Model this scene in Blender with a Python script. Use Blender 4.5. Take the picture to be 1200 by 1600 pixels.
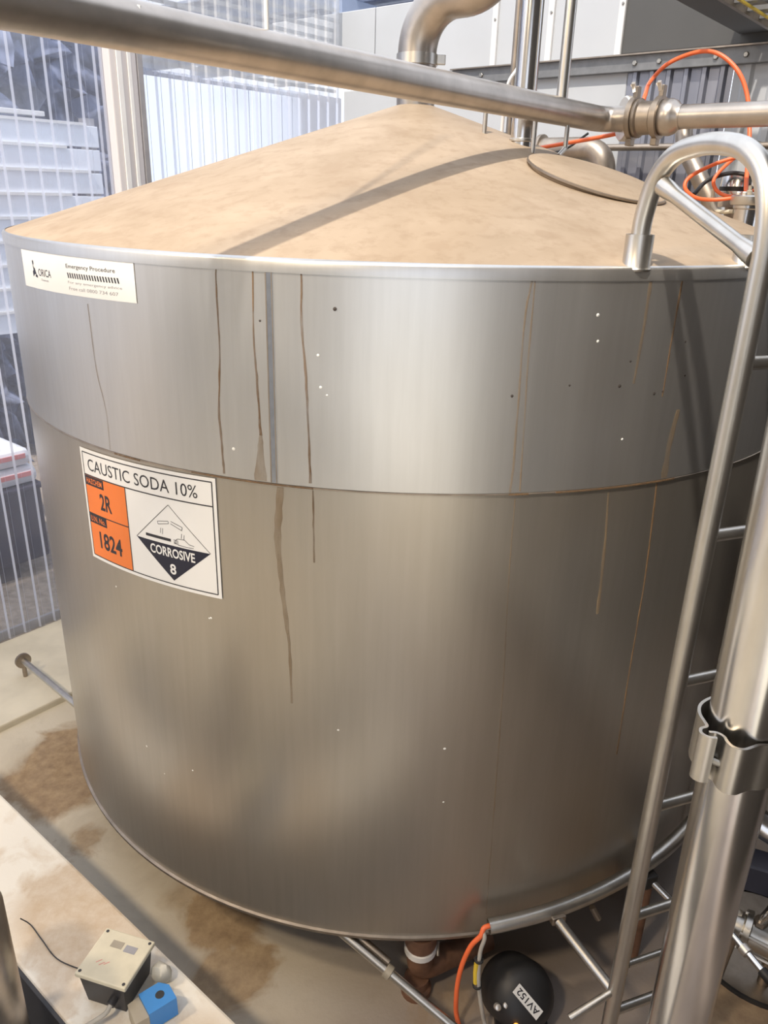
import bpy, bmesh, math, random
from mathutils import Vector, Matrix
random.seed(7)
PI = math.pi
for o in list(bpy.data.objects): bpy.data.objects.remove(o)
SC = bpy.context.scene
COL = SC.collection

# ------------------------------------------------------------------ camera
cam = bpy.data.cameras.new('camera'); cam.sensor_fit = 'HORIZONTAL'; cam.sensor_width = 36.0; cam.lens = 36.56
cam.clip_start = 0.05; cam.clip_end = 200
camo = bpy.data.objects.new('camera', cam); COL.objects.link(camo)
RX, UX, FX = Vector((.9991, .0332, .0268)), Vector((-.0374, .3769, .9255)), Vector((-.0206, .9257, -.3778))
camo.matrix_world = Matrix(((RX.x, UX.x, -FX.x, 0), (RX.y, UX.y, -FX.y, -2.681), (RX.z, UX.z, -FX.z, 2.062), (0, 0, 0, 1)))
SC.camera = camo

# ------------------------------------------------------------------ world, sun, exposure
w = bpy.data.worlds.new('sky'); SC.world = w; w.use_nodes = True
bg = w.node_tree.nodes['Background']; bg.inputs['Color'].default_value = (.84, .89, 1, 1); bg.inputs['Strength'].default_value = 1.40
SUN_AZ, SUN_EL = math.radians(-114.0), math.radians(56.0)      # where the sun stands
sun = bpy.data.lights.new('sun', 'SUN'); sun.energy = 3.5; sun.angle = math.radians(1.8); sun.color = (1, .91, .80)
suno = bpy.data.objects.new('sun', sun); COL.objects.link(suno)
sd = Vector((math.cos(SUN_EL) * math.cos(SUN_AZ), math.cos(SUN_EL) * math.sin(SUN_AZ), math.sin(SUN_EL)))
suno.rotation_euler = (-sd).to_track_quat('-Z', 'Y').to_euler(); suno.location = sd * 9
vs = SC.view_settings; vs.view_transform = 'Standard'; vs.look = 'None'; vs.gamma = 1; vs.use_curve_mapping = False; vs.exposure = 0.2

# ------------------------------------------------------------------ room frame: u runs along the clear wall, v along the panel wall
A0 = math.radians(52.3)
UD = Vector((math.cos(A0), math.sin(A0), 0)); VD = Vector((math.sin(A0), -math.cos(A0), 0)); ZD = Vector((0, 0, 1))
def P(u, v, z=0): return UD * u + VD * v + ZD * z

# ------------------------------------------------------------------ materials
def newmat(name):
    m = bpy.data.materials.new(name); m.use_nodes = True
    return m, m.node_tree, m.node_tree.nodes['Principled BSDF']
def nd(t, typ, **kw):
    n = t.nodes.new(typ)
    for k, v in kw.items():
        if k.startswith('i_'): n.inputs[k[2:].replace('_', ' ')].default_value = v
        else: setattr(n, k, v)
    return n
def ramp(t, src, stops):
    r = t.nodes.new('ShaderNodeValToRGB'); e = r.color_ramp.elements
    while len(e) < len(stops): e.new(.5)
    for x, (p, c) in zip(e, stops): x.position = p; x.color = c if len(c) == 4 else (*c, 1)
    t.links.new(src, r.inputs[0]); return r
def noise(t, scale, stretch=(1, 1, 1), detail=4, rough=.55, dist=0):
    tc = t.nodes.new('ShaderNodeTexCoord'); mp = t.nodes.new('ShaderNodeMapping'); mp.inputs['Scale'].default_value = stretch
    ge = t.nodes.new('ShaderNodeNewGeometry')
    t.links.new(ge.outputs['Position'], mp.inputs[0]); n = t.nodes.new('ShaderNodeTexNoise')
    n.inputs['Scale'].default_value = scale; n.inputs['Detail'].default_value = detail; n.inputs['Roughness'].default_value = rough; n.inputs['Distortion'].default_value = dist
    t.links.new(mp.outputs[0], n.inputs['Vector']); return n.outputs['Fac']
def mix(t, fac, a, b):
    m = t.nodes.new('ShaderNodeMix'); m.data_type = 'RGBA'
    for s, x in ((0, fac), (6, a), (7, b)):
        if hasattr(x, 'is_linked') or hasattr(x, 'node'): t.links.new(x, m.inputs[s])
        elif s == 0: m.inputs[0].default_value = x
        else: m.inputs[s].default_value = (*x, 1) if len(x) == 3 else x
    return m.outputs[2]
def mth(t, op, a, b=0, clamp=False):
    m = t.nodes.new('ShaderNodeMath'); m.operation = op; m.use_clamp = clamp
    for i, x in enumerate((a, b)):
        if hasattr(x, 'node'): t.links.new(x, m.inputs[i])
        else: m.inputs[i].default_value = x
    return m.outputs[0]
def plain(name, c, rough=.6, metal=0, var=.12, scale=12, stretch=(1, 1, 1), bump=0, spec=.5):
    m, t, b = newmat(name)
    n = noise(t, scale, stretch)
    r = ramp(t, n, [(.3, [max(0, x * (1 - var)) for x in c]), (.7, [min(1, x * (1 + var)) for x in c])])
    t.links.new(r.outputs[0], b.inputs['Base Color'])
    b.inputs['Roughness'].default_value = rough; b.inputs['Metallic'].default_value = metal; b.inputs['Specular IOR Level'].default_value = spec
    if bump:
        bp = t.nodes.new('ShaderNodeBump'); bp.inputs['Strength'].default_value = bump; bp.inputs['Distance'].default_value = .004
        t.links.new(n, bp.inputs['Height']); t.links.new(bp.outputs[0], b.inputs['Normal'])
    return m
M = {}
def tank_steel(name='brushed_tank_steel', c0=(.555, .555, .55), c1=(.62, .62, .615), fl=.25):
    m, t, b = newmat(name)
    s1 = noise(t, 9, (6, 6, .35), 5, .6); s2 = noise(t, 2.2, (1, 1, .5), 3, .5); s3 = noise(t, 45, (5, 5, .12), 3, .6)
    c = ramp(t, s1, [(.2, c0), (.8, c1)]).outputs[0]
    brown = ramp(t, s2, [(.42, (0, 0, 0)), (.75, (1, 1, 1))]).outputs[0]
    c = mix(t, mth(t, 'MULTIPLY', brown, fl), c, (.44, .36, .26))
    t.links.new(c, b.inputs['Base Color'])
    b.inputs['Metallic'].default_value = .88
    r = mth(t, 'ADD', mth(t, 'MULTIPLY', s3, .03), mth(t, 'ADD', mth(t, 'MULTIPLY', s2, .10), .28))
    t.links.new(r, b.inputs['Roughness'])
    bp = t.nodes.new('ShaderNodeBump'); bp.inputs['Strength'].default_value = .05; bp.inputs['Distance'].default_value = .01
    t.links.new(s2, bp.inputs['Height']); t.links.new(bp.outputs[0], b.inputs['Normal'])
    b.inputs['Anisotropic'].default_value = 0
    return m
M['tank'] = tank_steel()
M['tank_low'] = tank_steel('film_and_reflection_steel', (.435, .407, .362), (.49, .462, .418), .40)  # darker brown holds residue film plus the floor's brown reflection
def dusty():
    m, t, b = newmat('tan_dust_on_steel')
    a = noise(t, 3.2, (1, 1, 1), 5, .6, .4); f = noise(t, 26, (1, 1, 1), 5, .65); g = noise(t, 9, (1, 1, 1), 3, .5, 1.2)
    c = ramp(t, a, [(.3, (.315, .235, .155)), (.70, (.435, .340, .245))]).outputs[0]
    c = mix(t, mth(t, 'MULTIPLY', ramp(t, f, [(.50, (0, 0, 0)), (.68, (1, 1, 1))]).outputs[0], .36), c, (.24, .165, .10))
    c = mix(t, mth(t, 'MULTIPLY', ramp(t, g, [(.56, (0, 0, 0)), (.68, (1, 1, 1))]).outputs[0], .40), c, (.30, .215, .14))
    t.links.new(c, b.inputs['Base Color']); b.inputs['Roughness'].default_value = .62; b.inputs['Specular IOR Level'].default_value = .35
    bp = t.nodes.new('ShaderNodeBump'); bp.inputs['Strength'].default_value = .15; bp.inputs['Distance'].default_value = .003
    t.links.new(f, bp.inputs['Height']); t.links.new(bp.outputs[0], b.inputs['Normal'])
    return m
M['dust'] = dusty()
M['steel'] = plain('polished_pipe_steel', (.70, .69, .68), .20, 1, .08, 30, (1, 1, .3))
M['steel_dusty'] = plain('dust_filmed_pipe_steel', (.47, .43, .39), .34, .92, .14, 14)
M['steel_satin'] = plain('satin_tube_steel', (.62, .60, .56), .34, 1, .10, 20, (1, 1, .4))
M['steel_dark'] = plain('tarnished_steel', (.36, .31, .26), .42, .9, .2, 16)
M['steel_edge'] = plain('bare_bright_steel_edge', (.78, .74, .68), .35, .8, .06)
M['rust_pipe'] = plain('rust_brown_pipe', (.20, .105, .065), .65, .2, .3, 18)
def film(name, c, fac):
    m = plain(name, c, .6); t = m.node_tree; b = t.nodes['Principled BSDF']; out = t.nodes['Material Output']
    tr = t.nodes.new('ShaderNodeBsdfTransparent'); mx = t.nodes.new('ShaderNodeMixShader')
    k = mth(t, 'MULTIPLY', ramp(t, noise(t, 40, (1, 1, .25)), [(.3, (.3,) * 3), (.7, (1, 1, 1))]).outputs[0], fac)
    t.links.new(k, mx.inputs[0]); t.links.new(tr.outputs[0], mx.inputs[1]); t.links.new(b.outputs[0], mx.inputs[2]); t.links.new(mx.outputs[0], out.inputs[0]); return m
M['rust_faint'] = film('pale_rust_film', (.27, .19, .11), .55)
M['rust'] = film('rust_streak', (.20, .12, .06), .95)
M['weld'] = plain('polished_weld_strip', (.44, .47, .53), .22, 1, .1, 40)
M['white_fleck'] = plain('white_fleck', (.85, .84, .80), .6)
M['dark_fleck'] = plain('dark_fleck', (.05, .04, .035), .7)
M['label_white'] = plain('white_vinyl', (.80, .80, .79), .38, 0, .03, 6)
M['label_black'] = plain('black_print', (.018, .018, .026), .45)
M['label_orange'] = plain('orange_print', (.80, .20, .035), .42, 0, .05, 8)
M['label_navy'] = plain('navy_print', (.010, .011, .028), .5)
M['label_grey'] = plain('grey_print', (.33, .33, .36), .5)
M['hose'] = plain('orange_hose_plastic', (.88, .17, .055), .38, 0, .06)
M['black'] = plain('black_rubber', (.022, .022, .024), .5, 0, .2)
M['navy_black'] = plain('navy_black_plastic', (.030, .033, .055), .45, 0, .15)
M['teal_dark'] = plain('dark_teal_paint', (.045, .07, .085), .45)
M['grey_cable'] = plain('grey_cable_sheath', (.42, .40, .36), .5)
M['yellow'] = plain('yellow_tag', (.72, .52, .05), .5)
M['lid'] = plain('aged_cream_lid', (.66, .62, .49), .55, 0, .08, 20)
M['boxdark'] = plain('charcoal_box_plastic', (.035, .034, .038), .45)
M['blue'] = plain('blue_plastic', (.045, .24, .62), .4, 0, .06)
M['beige'] = plain('beige_metal_clip', (.40, .36, .29), .5, .2)
M['white_rag'] = plain('off_white_lump', (.72, .71, .64), .8, 0, .1, 30, bump=.3)
M['panel_white'] = plain('white_sandwich_panel', (.54, .56, .58), .45, 0, .03, 3)
M['panel_grey'] = plain('grey_liner_panel', (.105, .103, .098), .5, .2, .10, 2)
M['galv'] = plain('galvanised_beam', (.25, .255, .26), .5, .55, .12, 25)
M['bolt'] = plain('zinc_bolt', (.42, .41, .38), .4, .9)
M['corr'] = plain('grey_corrugated_sheet', (.27, .28, .325), .32, .5, .22, 5, (1, 1, .25))
M['roof'] = plain('blue_grey_roof_sheet', (.36, .42, .55), .45, .3, .1, 4)
M['white_paint'] = plain('white_paint', (.80, .79, .77), .5, 0, .05, 8)
M['pink_white'] = plain('weathered_white_timber', (.72, .68, .67), .6, 0, .06, 5, (1, 1, .1))
M['grey_trim'] = plain('grey_trim_metal', (.36, .35, .36), .5, .3)
M['dark_wall'] = plain('dark_block_wall', (.075, .066, .056), .8, 0, .2, 3)
M['back_wall'] = plain('grey_liner_wall', (.42, .43, .44), .7, 0, .08, 2)
M['ground'] = plain('brown_gravel', (.34, .28, .22), .9, 0, .3, 30, bump=.6)
M['hedge'] = plain('haze_toned_foliage', (.20, .23, .33), .9, 0, .5, 9)  # bluish tone carries the haze of the plastic sheet in front
M['pale_blue'] = plain('pale_blue_board', (.84, .88, .95), .6, 0, .06, 6)
M['bin'] = plain('dark_bin', (.035, .033, .055), .5, 0, .2)
M['sack'] = plain('white_sack', (.84, .85, .88), .6, 0, .04, 12, bump=.2)
M['red'] = plain('red_print', (.70, .25, .24), .6)
M['amber'] = plain('amber_lens', (.8, .3, .03), .25)
b_ = M['amber'].node_tree.nodes['Principled BSDF']; b_.inputs['Emission Color'].default_value = (1, .45, .08, 1); b_.inputs['Emission Strength'].default_value = 1.2
def clear_mat(name='clear_corrugated_plastic', add=.12):
    m = bpy.data.materials.new(name); m.use_nodes = True; t = m.node_tree
    t.nodes.remove(t.nodes['Principled BSDF']); out = t.nodes['Material Output']
    tr = t.nodes.new('ShaderNodeBsdfTransparent'); tr.inputs[0].default_value = (.90, .93, 1, 1)
    tl = t.nodes.new('ShaderNodeBsdfTranslucent'); tl.inputs[0].default_value = (.80, .85, 1, 1)
    df = t.nodes.new('ShaderNodeBsdfDiffuse'); df.inputs[0].default_value = (.78, .82, .95, 1)
    gl = t.nodes.new('ShaderNodeBsdfGlossy'); gl.inputs['Roughness'].default_value = .12
    fr = t.nodes.new('ShaderNodeFresnel'); fr.inputs[0].default_value = 1.40
    a = t.nodes.new('ShaderNodeMixShader'); a.inputs[0].default_value = .45; t.links.new(tl.outputs[0], a.inputs[1]); t.links.new(df.outputs[0], a.inputs[2])
    b = t.nodes.new('ShaderNodeMixShader'); b.inputs[0].default_value = .35; t.links.new(a.outputs[0], b.inputs[1]); t.links.new(gl.outputs[0], b.inputs[2])
    f = mth(t, 'ADD', mth(t, 'MULTIPLY', fr.outputs[0], 1.5), mth(t, 'ADD', mth(t, 'MULTIPLY', noise(t, 5, (1, 1, .3)), .22), add), True)
    c = t.nodes.new('ShaderNodeMixShader'); t.links.new(f, c.inputs[0]); t.links.new(tr.outputs[0], c.inputs[1]); t.links.new(b.outputs[0], c.inputs[2])
    t.links.new(c.outputs[0], out.inputs[0]); return m
M['clear'] = clear_mat()
M['rib_highlight'] = clear_mat('milky_rib_highlight', .55)  # milkier slopes stand in for the highlights along the ribs
M['hazed'] = plain('hazed_white_plastic', (.70, .72, .76), .4)
b_ = M['hazed'].node_tree.nodes['Principled BSDF']; b_.inputs['Alpha'].default_value = .55
def patches(t, list_, nz, amp=.22, zc=0):
    ge = t.nodes.new('ShaderNodeNewGeometry'); tot = None
    for (x, y, r, s) in list_:
        d = t.nodes.new('ShaderNodeVectorMath'); d.operation = 'DISTANCE'; t.links.new(ge.outputs['Position'], d.inputs[0]); d.inputs[1].default_value = (x, y, zc)
        v = mth(t, 'ADD', mth(t, 'MULTIPLY', d.outputs['Value'], 1 / r), mth(t, 'MULTIPLY', mth(t, 'SUBTRACT', nz, .5), amp / r * 1.6))
        k = mth(t, 'MULTIPLY', mth(t, 'SUBTRACT', 1.1, v), s * 4, True)
        k = mth(t, 'MULTIPLY', k, s)
        tot = k if tot is None else mth(t, 'MAXIMUM', tot, k)
    return tot
def floor_mat():
    m, t, b = newmat('stained_concrete_floor')
    n1 = noise(t, 4, detail=6, rough=.6, dist=.6); n2 = noise(t, 22, detail=6, rough=.7); n3 = noise(t, 1.3, detail=3)
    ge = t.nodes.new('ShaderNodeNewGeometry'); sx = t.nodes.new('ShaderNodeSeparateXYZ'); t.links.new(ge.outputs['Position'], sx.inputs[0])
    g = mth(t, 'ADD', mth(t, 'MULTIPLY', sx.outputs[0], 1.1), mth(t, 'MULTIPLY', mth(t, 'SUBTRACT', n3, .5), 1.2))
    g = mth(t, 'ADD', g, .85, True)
    c = mix(t, g, (.62, .57, .47), (.30, .255, .225))  # base runs from cream to a darker tone as x grows
    c = mix(t, mth(t, 'MULTIPLY', ramp(t, n1, [(.50, (0, 0, 0)), (.75, (1, 1, 1))]).outputs[0], .40), c, (.24, .19, .14))
    rust = patches(t, [(-1.22, -.33, .25, .9), (-1.03, -.66, .09, .7), (-.50, -.97, .14, .8), (-.45, -1.15, .13, .75), (-.62, -.86, .1, .5), (.2, -1.2, .1, .5), (1.1, -1.3, .35, .7)], n1)
    rc = ramp(t, n2, [(.3, (.20, .12, .055)), (.7, (.42, .30, .17))]).outputs[0]
    c = mix(t, rust, c, rc)
    t.links.new(c, b.inputs['Base Color'])
    r = ramp(t, n1, [(.3, (.28,) * 3), (.7, (.7,) * 3)]).outputs[0]; t.links.new(r, b.inputs['Roughness'])
    bp = t.nodes.new('ShaderNodeBump'); bp.inputs['Strength'].default_value = .25; bp.inputs['Distance'].default_value = .006
    t.links.new(n2, bp.inputs['Height']); t.links.new(bp.outputs[0], b.inputs['Normal']); return m
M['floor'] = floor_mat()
M['kerb'] = plain('pale_cream_kerb', (.68, .64, .53), .6, 0, .10, 6)
def bund_mat():
    m, t, b = newmat('stained_white_kerb_paint')
    n1 = noise(t, 7, detail=6, rough=.6, dist=.5); n2 = noise(t, 30, detail=5, rough=.7)
    c = mix(t, mth(t, 'MULTIPLY', ramp(t, n1, [(.50, (0, 0, 0)), (.64, (1, 1, 1))]).outputs[0], .45), (.84, .81, .74), (.56, .43, .29))
    rust = patches(t, [(-.82, -1.20, .17, .8), (-.72, -1.28, .15, .7), (-.76, -1.42, .07, .6), (-.40, -1.56, .12, .6), (-.85, -1.3, .06, .4), (-.62, -1.55, .06, .5)], n1, .18, .3)
    c = mix(t, mth(t, 'MULTIPLY', rust, ramp(t, n2, [(.2, (.5,) * 3), (.7, (1, 1, 1))]).outputs[0]), c, (.50, .36, .22))
    t.links.new(c, b.inputs['Base Color']); b.inputs['Roughness'].default_value = .6
    bp = t.nodes.new('ShaderNodeBump'); bp.inputs['Strength'].default_value = .25; bp.inputs['Distance'].default_value = .004
    t.links.new(n2, bp.inputs['Height']); t.links.new(bp.outputs[0], b.inputs['Normal']); return m
M['bund'] = bund_mat()

# ------------------------------------------------------------------ mesh helpers
WL = {}                                    # world position of each object's origin
def obj(name, vf, mat, parent=None, smooth=False, auto=None):
    vs_, fs_ = vf
    xs = [v[0] for v in vs_]; ys = [v[1] for v in vs_]; zs = [v[2] for v in vs_]
    org = Vector(((min(xs) + max(xs)) / 2, (min(ys) + max(ys)) / 2, min(zs)))
    me = bpy.data.meshes.new(name); me.from_pydata([Vector(v) - org for v in vs_], [], fs_)
    bm = bmesh.new(); bm.from_mesh(me); bmesh.ops.remove_doubles(bm, verts=bm.verts, dist=1e-6); bmesh.ops.recalc_face_normals(bm, faces=bm.faces)
    if smooth:
        ca = math.cos(math.radians(auto or 40))
        for f in bm.faces: f.smooth = True
        for e in bm.edges:
            if len(e.link_faces) == 2 and e.link_faces[0].normal.dot(e.link_faces[1].normal) < ca: e.smooth = False
    bm.to_mesh(me); bm.free()
    o = bpy.data.objects.new(name, me); me.materials.append(M[mat]); COL.objects.link(o); WL[o] = org
    if parent is not None: o.parent = parent; o.location = org - WL[parent]
    else: o.location = org
    return o
def tag(o, label, cat, group=None):
    o['label'] = label; o['category'] = cat
    if group: o['group'] = group
    return o
def thing(name, label, cat, loc, group=None):
    o = bpy.data.objects.new(name, None); o.empty_display_size = .05; COL.objects.link(o); o.location = loc; WL[o] = Vector(loc); tag(o, label, cat, group); return o
def struct(o): o['kind'] = 'structure'; return o
def sthing(name, loc):
    o = bpy.data.objects.new(name, None); o.empty_display_size = .05; COL.objects.link(o); o.location = loc; WL[o] = Vector(loc); o['kind'] = 'structure'; return o
def join(*parts):
    V, Fc = [], []
    for v, f in parts:
        n = len(V); V += list(v); Fc += [tuple(i + n for i in q) for q in f]
    return V, Fc
def obox(c, ax, ay, az, hx, hy, hz, bev=0):
    """box at centre c with half sizes along three unit axes, optionally chamfered"""
    bm = bmesh.new(); bmesh.ops.create_cube(bm, size=2)
    for v in bm.verts: v.co = Vector((v.co.x * hx, v.co.y * hy, v.co.z * hz))
    if bev: bmesh.ops.bevel(bm, geom=bm.edges[:], offset=bev, segments=2, affect='EDGES', profile=.5)
    c = Vector(c); V = [c + ax * v.co.x + ay * v.co.y + az * v.co.z for v in bm.verts]; bm.verts.index_update()
    Fc = [tuple(v.index for v in f.verts) for f in bm.faces]; bm.free(); return V, Fc
def ubox(u0, u1, v0, v1, z0, z1, bev=0):
    return obox(P((u0 + u1) / 2, (v0 + v1) / 2, (z0 + z1) / 2), UD, VD, ZD, abs(u1 - u0) / 2, abs(v1 - v0) / 2, abs(z1 - z0) / 2, bev)
def prism(poly, n, h):
    """polygon (list of points) extruded by h along n"""
    n = Vector(n); k = len(poly); V = [Vector(q) for q in poly] + [Vector(q) + n * h for q in poly]
    return V, [tuple(range(k))[::-1], tuple(range(k, 2 * k))] + [(i, (i + 1) % k, k + (i + 1) % k, k + i) for i in range(k)]
def spline(pts, n=8):
    pts = [Vector(q) for q in pts]; out = []
    q = [pts[0] * 2 - pts[1]] + pts + [pts[-1] * 2 - pts[-2]]
    for i in range(1, len(q) - 2):
        a, b, c, d = q[i - 1:i + 3]
        for k in range(n):
            s = k / n
            out.append(.5 * ((2 * b) + (c - a) * s + (2 * a - 5 * b + 4 * c - d) * s * s + (3 * b - a - 3 * c + d) * s ** 3))
    return out + [pts[-1]]
def fillet(pts, r, n=8):
    pts = [Vector(q) for q in pts]; out = [pts[0]]
    for a, b, c in zip(pts, pts[1:], pts[2:]):
        d1, d2 = (a - b).normalized(), (c - b).normalized(); ang = d1.angle(d2)
        if ang > PI - .02: out.append(b); continue
        L = min(r / math.tan(ang / 2), (a - b).length * .49, (c - b).length * .49); rr = L * math.tan(ang / 2)
        ctr = b + (d1 + d2).normalized() * (rr / math.sin(ang / 2)); s, e = b + d1 * L - ctr, b + d2 * L - ctr
        th = s.angle(e)
        for k in range(n + 1):
            t = k / n; out.append(ctr + (s * math.sin((1 - t) * th) + e * math.sin(t * th)) / math.sin(th))
    return out + [pts[-1]]
def tube(path, r, seg=16, hollow=0, cap=True):
    path = [Vector(q) for q in path]; n = len(path); rs = r if isinstance(r, (list, tuple)) else [r] * n
    tan = [(path[min(i + 1, n - 1)] - path[max(i - 1, 0)]).normalized() for i in range(n)]
    up = Vector((0, 0, 1)) if abs(tan[0].z) < .9 else Vector((1, 0, 0)); nx = tan[0].cross(up).normalized(); V, Fc = [], []
    for i in range(n):
        nx = (nx - tan[i] * nx.dot(tan[i])).normalized(); ny = tan[i].cross(nx)
        for k in range(seg):
            a = 2 * PI * k / seg; V.append(path[i] + (nx * math.cos(a) + ny * math.sin(a)) * rs[i])
    for i in range(n - 1):
        for k in range(seg): Fc.append((i * seg + k, i * seg + (k + 1) % seg, (i + 1) * seg + (k + 1) % seg, (i + 1) * seg + k))
    if hollow:
        m = len(V)
        for e, (i, tn) in enumerate(((0, tan[0]), (n - 1, tan[-1] * -1))):
            b0 = len(V); c = path[i]
            for q in V[i * seg:(i + 1) * seg]: V.append(c + (q - c) * hollow)
            for q in V[i * seg:(i + 1) * seg]: V.append(c + (q - c) * hollow + tn * r * 2 if not isinstance(r, list) else q)
            for k in range(seg):
                k2 = (k + 1) % seg
                Fc.append((i * seg + k, i * seg + k2, b0 + k2, b0 + k)); Fc.append((b0 + k, b0 + k2, b0 + seg + k2, b0 + seg + k))
            Fc.append(tuple(range(b0 + seg, b0 + 2 * seg)))
    elif cap: Fc += [tuple(range(seg))[::-1], tuple(range((n - 1) * seg, n * seg))]
    return V, Fc
def lathe(o, ax, prof, seg=32, a0=0, a1=2 * PI):
    """profile [(radius, height)] turned round axis ax through o"""
    o, ax = Vector(o), Vector(ax).normalized(); up = Vector((0, 0, 1)) if abs(ax.z) < .9 else Vector((1, 0, 0))
    nx = ax.cross(up).normalized(); ny = ax.cross(nx); V, Fc = [], []; full = abs(a1 - a0 - 2 * PI) < 1e-6; m = seg if full else seg + 1
    for k in range(m):
        a = a0 + (a1 - a0) * k / seg; d = nx * math.cos(a) + ny * math.sin(a)
        for (r, h) in prof: V.append(o + ax * h + d * r)
    L = len(prof)
    for k in range(seg):
        k2 = (k + 1) % m
        for j in range(L - 1):
            q = [k * L + j, k2 * L + j, k2 * L + j + 1, k * L + j + 1]
            if prof[j][0] < 1e-7: q = [k * L + j, k2 * L + j + 1, k * L + j + 1]
            elif prof[j + 1][0] < 1e-7: q = [k * L + j, k2 * L + j, k * L + j + 1]
            Fc.append(tuple(q))
    return V, Fc
def hexbolt(c, ax, r, h):
    return lathe(c, ax, [(0, 0), (r, 0), (r, h * .8), (r * .8, h), (0, h)], 6)
TR = 1.2                                   # tank radius
Z_RIM, Z_SEAM, Z_BOT, Z_APEX = 1.944, 1.4996, 0.239, 2.331
CS = (Z_APEX - Z_RIM) / TR
def CY(azd, z, r=TR): a = math.radians(azd); return Vector((r * math.cos(a), r * math.sin(a), z))
def cone_z(x, y): return Z_APEX - CS * math.hypot(x, y)
def arcs(prof, az0=None, az1=None, seg=160):
    """lathe round the tank axis, angles in degrees"""
    V, Fc = [], []; full = az0 is None
    if full: az0, az1 = 0, 360
    m = seg if full else seg + 1; L = len(prof)
    for k in range(m):
        for (r, z) in prof: V.append(CY(az0 + (az1 - az0) * k / seg, z, r))
    for k in range(seg):
        k2 = (k + 1) % m
        for j in range(L - 1):
            q = (k * L + j, k2 * L + j, k2 * L + j + 1, k * L + j + 1)
            if prof[j][0] < 1e-7: q = (q[0], q[2], q[3])
            elif prof[j + 1][0] < 1e-7: q = (q[0], q[1], q[2])
            Fc.append(q)
    return V, Fc

# ================================================================== SETTING
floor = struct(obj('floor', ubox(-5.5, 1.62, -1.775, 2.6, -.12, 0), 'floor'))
kerb = struct(obj('trim_1', ubox(-3.2, 1.62, -1.775, -1.165, -.01, .03, .008), 'kerb'))
bund = struct(obj('trim_2', ubox(-1.625, -1.375, -1.16, 1.30, 0, .30, .008), 'bund'))
struct(obj('shade_slab', ubox(-1.634, -1.6255, -1.16, 1.30, 0, .292), 'boxdark'))  # dark slab added as the shaded outer face of the bund
dark_slab = struct(obj('trim_3', ubox(-2.3, -1.63, -1.16, 1.30, 0, .02), 'boxdark'))  # charcoal slab on the floor, its dark colour stands for the void
struct(obj('ground', ubox(-14, 9, -14, -1.78, -.14, -.02), 'ground'))
struct(obj('ground', ubox(-14, 9, 2.75, 14, -.14, -.02), 'kerb'))  # unseen ground, made pale to brighten the tank's reflection
# clear corrugated wall on the left
def corr(u0, u1, z0, z1, v, pitch=.0762, d=.012, flat=.55):
    """ribbed sheet standing in the u-z plane at v"""
    prof = []; u = u0
    while u < u1 - 1e-4:
        for fu, dv in ((0, 0), (.30, 0), (.38, d), (.62, d), (.70, 0)):
            x = u + fu * pitch
            if x < u1: prof.append((x, dv))
        u += pitch
    prof.append((u1, 0)); V = []
    for x, dv in prof: V += [P(x, v + dv, z0), P(x, v + dv, z1)]
    return V, [(2 * i, 2 * i + 2, 2 * i + 3, 2 * i + 1) for i in range(len(prof) - 1)]
wl = sthing('wall_left', P(0, -1.775, 0))
for a, b, zt in ((-3.05, -2.29, 3.3), (-2.286, -1.526, 3.3), (-1.524, -.764, 3.3), (-.762, .064, 3.3), (.234, .92, 2.56), (.922, 1.60, 2.56)):
    cs = obj('clear_sheet', corr(a, b, .035, zt, -1.775), 'clear', wl); cs.data.materials.append(M['rib_highlight'])
    for pl in cs.data.polygons: pl.material_index = int(abs(pl.normal.dot(VD)) < .9)
for a, b in ((.234, .92), (.922, 1.60)): obj('hazed_sheet', corr(a, b, 2.535, 3.3, -1.792), 'hazed', wl)
for k in range(12): obj('girt', ubox(.24, 1.6, -1.83, -1.815, 2.54 + .05 * k, 2.556 + .05 * k), 'panel_white', wl)
obj('bottom_rail', ubox(-3.05, 1.6, -1.80, -1.782, .03, .075), 'grey_trim', wl)
post = obj('post', ubox(.068, .205, -1.80, -1.72, .03, 3.3, .006), 'pink_white', wl)
obj('corner_trim', ubox(.206, .234, -1.81, -1.715, .03, 3.3, .003), 'grey_trim', wl)
obj('cover_strip', ubox(.10, .125, -1.7195, -1.712, .03, 3.3, .002), 'white_paint', wl)
obj('cover_strip', ubox(.155, .172, -1.7195, -1.712, .03, 3.3, .002), 'white_paint', wl)
# panel wall on the far right
wr = sthing('wall_right', P(1.62, 0, 0))
UW = 1.62
for a, b in ((-2.36, -1.55), (-1.545, -.79), (-.76, -.485), (-.455, -.135)):
    obj('white_panel', ubox(UW, UW + .06, a, b, 2.655, 2.99, .004), 'panel_white', wr)
for a in (-.79, -.485, -.135):
    obj('joint_strip', ubox(UW - .012, UW + .05, a, a + .03, 2.655, 2.99, .003), 'white_paint', wr)
    obj('screw', hexbolt(P(UW - .012, a + .018, 2.86), -UD, .006, .005), 'bolt', wr)
obj('shade_toned_panel', ubox(UW, UW + .06, -.105, 1.4, 2.665, 3.3, .004), 'panel_grey', wr)  # dark colour carries the shade on this end of the wall
obj('white_panel', ubox(UW, UW + .06, -1.775, -.06, 0, 2.60, .004), 'panel_white', wr)
def corr_v(v0, v1, z0, z1, u, pitch=.0762, d=.016):
    prof = []; v = v0
    while v < v1 - 1e-4:
        for f, du in ((0, 0), (.28, 0), (.40, -d), (.62, -d), (.74, 0)):
            if v + f * pitch < v1: prof.append((v + f * pitch, du))
        v += pitch
    prof.append((v1, 0)); V = []
    for x, du in prof: V += [P(u + du, x, z0), P(u + du, x, z1)]
    return V, [(2 * i, 2 * i + 2, 2 * i + 3, 2 * i + 1) for i in range(len(prof) - 1)]
obj('corrugated_sheet', corr_v(-.06, .40, 0, 2.60, UW + .005), 'corr', wr)
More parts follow.
